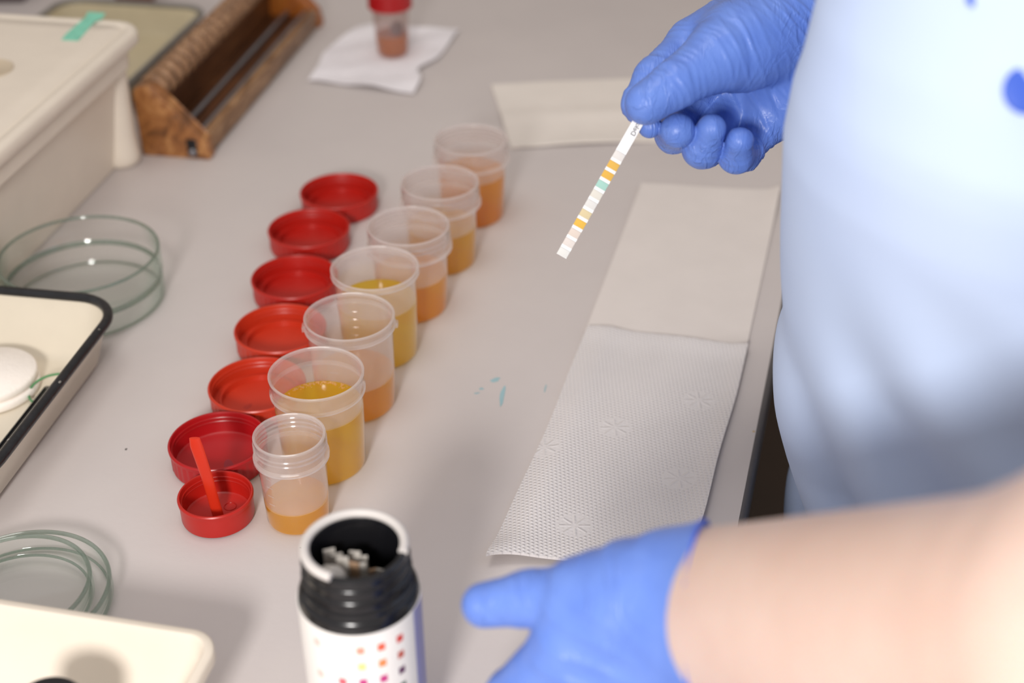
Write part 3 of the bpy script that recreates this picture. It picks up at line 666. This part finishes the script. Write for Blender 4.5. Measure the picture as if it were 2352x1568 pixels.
def hand_field(fingers, palm, order, wrk):
    def F(P):
        D = None
        for a, ra, b, rb in palm:
            d, t = capsule(P, a, b, ra, rb); D = d if D is None else smin(D, d, .012)
        out = D
        for nme in order:
            ch = fingers[nme]; fd = None
            for k in range(len(ch)-1):
                a, ra = ch[k]; b, rb = ch[k+1]; d, t = capsule(P, a, b, ra, rb); Lb = np.linalg.norm(b-a)
                if wrk:
                    s = t*Lb; cr = np.exp(-((Lb-s)/.0075)**2) if k < len(ch)-2 else 0*s
                    c2_ = np.exp(-(s/.0075)**2)+.25
                    d = d+wrk*(np.clip(cr+c2_, 0, 1.2))*np.abs(np.sin(s*math.pi/.0046+1.6*wob(P, 260, k)))**1.0*(.5+.5*wob(P, 190, 2+k))
                fd = d if fd is None else smin(fd, d, .0045)
                if k == 0: base = smin(D, d, .007 if nme != 'thumb' else .010); 
            nb = None
            for k in range(1, len(ch)-1):
                a, ra = ch[k]; b, rb = ch[k+1]; d, t = capsule(P, a, b, ra, rb)
                if wrk:
                    Lb = np.linalg.norm(b-a); s = t*Lb
                    d = d+wrk*(np.exp(-(s/.0075)**2)+(.5 if k == 1 and nme == 'thumb' else .12))*np.abs(np.sin(s*math.pi/.0044+1.7*wob(P, 260, k)))*(.5+.5*wob(P, 190, 2+k))
                nb = d if nb is None else smin(nb, d, .0035)
            fin = smin(fd, base, .0008)                       # finger merged with the palm at its root only
            out = smin(out, fin, .0010)
        return out
    return F
cr_dir = np.array(RGT*.62-UPV*.62); cr_dir2 = np.array(RGT*.25+UPV*.9)
RHF0 = hand_field(RH, RP, ['index', 'middle', 'ring', 'little', 'thumb'], .0011)
ax_r = np.array(RGT)*.93+np.array(UPV)*.36
def RHF(P):      # glove skin: stretch wrinkles fanning over the thumb base and wrist
    d = RHF0(P); c = J(1700, 120, .76); q = P-c; s = q@ax_r; tt = q@np.array(UPV)
    wgt = np.exp(-((s-.010)/.035)**2); wr_ = np.exp(-((s-.040)/.020)**2)
    r1 = np.maximum(0, np.sin(s*math.pi*2/.0085+2.0*wob(P, 90)+tt*60)-.35)*(.5+.5*wob(P, 130, 3))
    r2 = np.maximum(0, np.sin((s*.8+tt*.6)*math.pi*2/.0060+2.2*wob(P, 110, 1))-.2)*(.5+.5*wob(P, 90, 5))
    return d-.0011*r1*wgt-.0013*r2*wr_
allp = np.array([p for ch in RH.values() for p, r in ch]+[J(1850, 0, .78), J(1900, 150, .80), J(1950, -20, .8)])
lo, hi = allp.min(0)-.030, allp.max(0)+.030
g1 = meshify('glove', nets(RHF, lo, hi, .00085), M['glove'], person); g1['label'] = 'blue nitrile glove pinching the test strip'

# --- left hand (reaching in from the right, lower in the photo)
LH = dict(
    thumb=[(J(1500, 1370, .560), .020), (J(1345, 1378, .572), .0160), (J(1212, 1374, .582), .0104), (J(1112, 1389, .588), .0088)],
    index=[(J(1310, 1490, .572), .0145), (J(1178, 1600, .592), .0108), (J(1110, 1690, .610), .0098), (J(1070, 1760, .628), .0084)],
    middle=[(J(1345, 1590, .575), .0140), (J(1235, 1745, .592), .0108), (J(1165, 1840, .612), .0098), (J(1120, 1900, .632), .0084)],
    ring=[(J(1420, 1680, .580), .0135), (J(1325, 1840, .598), .0104), (J(1265, 1930, .618), .0094), (J(1225, 1990, .635), .0080)],
    little=[(J(1515, 1740, .585), .0125), (J(1450, 1880, .602), .0092), (J(1405, 1960, .616), .0084), (J(1375, 2010, .628), .0074)],
)
LP = [((1640, 1345, .552), .0195, (1480, 1375, .560), .0200), ((1640, 1390, .550), .021, (1320, 1480, .572), .0150), ((1660, 1450, .548), .022, (1355, 1585, .575), .0148),
      ((1680, 1500, .550), .021, (1425, 1672, .580), .0142), ((1700, 1545, .552), .019, (1520, 1735, .585), .0130), ((1500, 1370, .560), .019, (1350, 1385, .572), .0162)]
LP = [(J(*a), ra, J(*b), rb) for a, ra, b, rb in LP]
WR = [(J(1640, 1345, .552), .0185, J(2460, 1390, .385), .0240), (J(1680, 1500, .550), .0200, J(2500, 1550, .385), .0305), (J(1660, 1425, .545), .0215, J(2480, 1462, .378), .0305)]
wa = J(1640, 1420, .55); wb = J(2480, 1465, .38); wax = (wb-wa)/np.linalg.norm(wb-wa)
LHF0 = hand_field(LH, LP, ['index', 'middle', 'ring', 'little', 'thumb'], .0006)
def forearm(P, off=0):
    D = None
    for a, ra, b, rb in WR:
        d, t = capsule(P, a, b, ra, rb); D = d if D is None else smin(D, d, .03)
    return D-off
CUFF = J(1612, 1400, .550); cn = np.array(RGT)*.955-np.array(FWD)*.29; cn /= np.linalg.norm(cn)
def LHF(P):
    d = smin(LHF0(P), forearm(P), .014)-.0007
    s = (P-CUFF)@wax; q = P-wa; tt = q@np.array(UPV)
    r = np.maximum(0, np.sin((s*.55+tt*.9)*math.pi*2/.011+2*wob(P, 70))-.1)*(.5+.5*wob(P, 60, 3)); wgt = np.exp(-((s+.025)/.022)**2)
    return np.maximum(d-.0018*r*wgt, (P-CUFF)@cn)
allp = np.array([p for ch in LH.values() for p, r in ch]+[J(1700, 1250, .55), J(1720, 1600, .55)])
lo, hi = allp.min(0)-.028, allp.max(0)+.028
g2 = meshify('glove', nets(LHF, lo, hi, .0016), M['glove'], person, 50); g2['label'] = 'blue nitrile glove with a rolled cuff on the bare forearm'
# rolled bead at the cuff: march round the wrist on the cuff plane
ua = np.cross(cn, [0, 0, 1.]); ua /= np.linalg.norm(ua); ub = np.cross(cn, ua); pts = []
for k in range(64):
    a = 2*math.pi*k/64; dr = ua*math.cos(a)+ub*math.sin(a); r = .01
    cc = CUFF; ts = np.linspace(.005, .07, 400); vals = smin(LHF0(cc+ts[:, None]*dr), forearm(cc+ts[:, None]*dr), .014)-.0007
    i = np.argmax(vals > 0); pts.append(Vector((cc+ts[i]*dr).tolist())-person.location)
cb = obj('cuff_bead', tube(pts, .0007, 8, closed=True), simple('blue_nitrile_thick', (66, 94, 214), .45, .03), g2)

# --- body: torso, bare left forearm and both arms as one surface (wrists end inside the gloves)
ZS = [-.9, -.30, .0, .046, .0665, .0945, .1215, .198, .26, .287, .327, .40, .48, .60]
LX = [.20, .190, .1665, .1535, .1490, .1460, .1430, .1315, .1235, .1235, .1290, .150, .180, .22]
def torso(P, inset):
    z = P[..., 2]; lx = np.interp(z, ZS, LX); a = .150; cx = lx+a; cy = .560+np.clip(.30-z, 0, .25)*.36; b = .140
    k = np.sqrt(((P[..., 0]-cx)/(a-inset))**2+((P[..., 1]-cy)/(b-inset))**2); return (k-1)*(b-inset)
shR, elR, wrR = np.array([.33, .68, .48]), np.array([.40, .76, .32]), J(1890, 55, .79)
shL, elL = np.array([.36, .47, .46]), J(2600, 1520, .372)
def BF(P):
    d = np.minimum(forearm(P), forearm(P+wax*.016, .0006))
    d = smin(d, capsule(P, elL, shL, .040, .052)[0], .02)
    t = np.maximum(torso(P, .014), P[..., 2]-.47); t = np.maximum(t, -.45-P[..., 2]); d = smin(d, t, .012)
    d = smin(d, capsule(P, shR, elR, .050, .042)[0], .015); d = smin(d, capsule(P, elR, wrR, .040, .026)[0], .015)
    return np.maximum(d, -((P-wa)@wax)-.012+0*d) if False else d
bodyP = nets(BF, (.03, .14, -.47), (.56, .88, .56), .0045)
meshify('body', bodyP, M['skin'], person)
def CF(P):
    z = P[..., 2]; t = torso(P, 0)
    s = P[..., 1]; x = P[..., 0]
    fold = .0075*np.sin((z*1.0+x*1.5-s*.6)*50+1.6*wob(P, 16))*np.clip((.25-z)/.1, 0, 1)+.003*wob(P, 30)
    fold += .004*np.exp(-((x-.225-.1*z)/.006)**2)*(s < .55)
    t = t-fold*np.clip((x-.135)/.04, 0, 1)
    t = np.maximum(t, z-.485); t = np.maximum(t, -.44-z)
    inner = torso(P, .006); t = np.maximum(t, -np.maximum(inner, z-.2)) if False else t
    sl = capsule(P, shR, elR, .060, .052)[0]; sl = smin(sl, capsule(P, elR, elR+(wrR-elR)*.72, .050, .040)[0], .01)
    s2 = capsule(P, shL+(elL-shL)*.55, shL, .062, .062)[0]
    return smin(smin(t, sl, .02), s2, .02)
coat = meshify('lab_coat', nets(CF, (.05, .30, -.46), (.58, .90, .57), .0045), M['coat'], person); coat['label'] = 'pale blue lab coat'
def TF(P):
    d = capsule(P, np.array([.30, .50, -.35]), np.array([.30, .50, -.86]), .075, .050)[0]
    d = np.minimum(d, capsule(P, np.array([.32, .63, -.35]), np.array([.32, .63, -.86]), .075, .050)[0]); return np.maximum(d, FLOOR_Z+.001-P[..., 2])
meshify('trousers', nets(TF, (.2, .4, -.92), (.42, .73, -.25), .008), M['trousers'], person)
# little blue mark on the coat front
def on_coat(px, py):
    d = .45
    while d < .9:
        if CF(J(px, py, d)[None, :])[0] < 0: break
        d += .0008
    return J(px, py, d)
for (px, py, r, nme) in ((2358, 208, .0085, 'coat_emblem'), (2236, -2, .0028, 'coat_mark')):
    p = on_coat(px, py); bm = bmesh.new(); bmesh.ops.create_icosphere(bm, subdivisions=3, radius=r)
    for v in bm.verts:
        q = Vector(v.co); dd = q.dot(FWD); q -= FWD*dd*.8; v.co = q+Vector(p.tolist())-person.location
    eo = obj(nme, bm, M['blue'], coat); eo['label'] = 'blue'

# ------------------------------------------------------------------ the test strip held in the glove
A = Vector(cam3(1487, 243, .7490).tolist()); B = Vector(cam3(1289.5, 588, .768).tolist())
ax = (B-A).normalized(); nrm = (CPOS-(A+B)/2); nrm = (nrm-ax*nrm.dot(ax)).normalized(); sd = nrm.cross(ax); Ls = (B-A).length
ts = thing('test_strip', 'white reagent strip with yellow, orange and teal pads held by the upper gloved hand', 'test strip', A)
ts.matrix_world = Matrix(((sd.x, ax.x, nrm.x, A.x), (sd.y, ax.y, nrm.y, A.y), (sd.z, ax.z, nrm.z, A.z), (0, 0, 0, 1)))
sw = .0030
bm = bmesh.new(); box(bm, (-sw, 0, -.00015), (sw, Ls, .00015)); obj('backing', bm, simple('strip_backing', (214, 214, 214), .4, .01), ts)
padc = [(240, 236, 232), (238, 190, 92), (238, 188, 84), (176, 220, 208), (236, 232, 220), (236, 234, 230), (232, 214, 170), (244, 196, 84), (236, 220, 208), (238, 228, 222), (242, 240, 236)]
pl = .0038; y0 = Ls-pl*.55-.0004
L0 = (Vector(cam3(1422, 358, .755).tolist())-A).length
for k, c in enumerate(padc):
    yy = L0+(Ls-.0024-L0)*k/10
    bm = bmesh.new(); box(bm, (-sw, yy-.0020, .00012), (sw, yy+.0020, .0008), .00015)
    pd = obj('reagent_pad', bm, simple('reagent_%d_%d_%d' % c, tuple(int(q*.90) for q in c), .9, .02), ts); pd['label'] = ['white', 'amber', 'orange', 'teal', 'cream', 'white', 'pale tan', 'bright yellow', 'pinkish', 'pale pink', 'white end'][k]+' reagent pad'
def text(body, size, x, y, rot, parent, z):
    cu = bpy.data.curves.new('lettering', 'FONT'); cu.body = body; cu.size = size; cu.extrude = .00003
    to = bpy.data.objects.new('tmp', cu); COL.objects.link(to); dg = bpy.context.evaluated_depsgraph_get(); me = bpy.data.meshes.new_from_object(to.evaluated_get(dg))
    bpy.data.objects.remove(to)
    me.transform(Matrix.Translation((x, y, z)) @ Matrix.Rotation(rot, 4, 'Z'))
    return link('lettering', me, M['text'], parent, 0, False)
Lt = (Vector(cam3(1448, 309, .7515).tolist())-A).length
text('Deka', .0036, -.0004, Lt, -math.pi/2, ts, .00022)
text('LAURA', .0030, -.0004, Lt-.0082, -math.pi/2, ts, .00022)
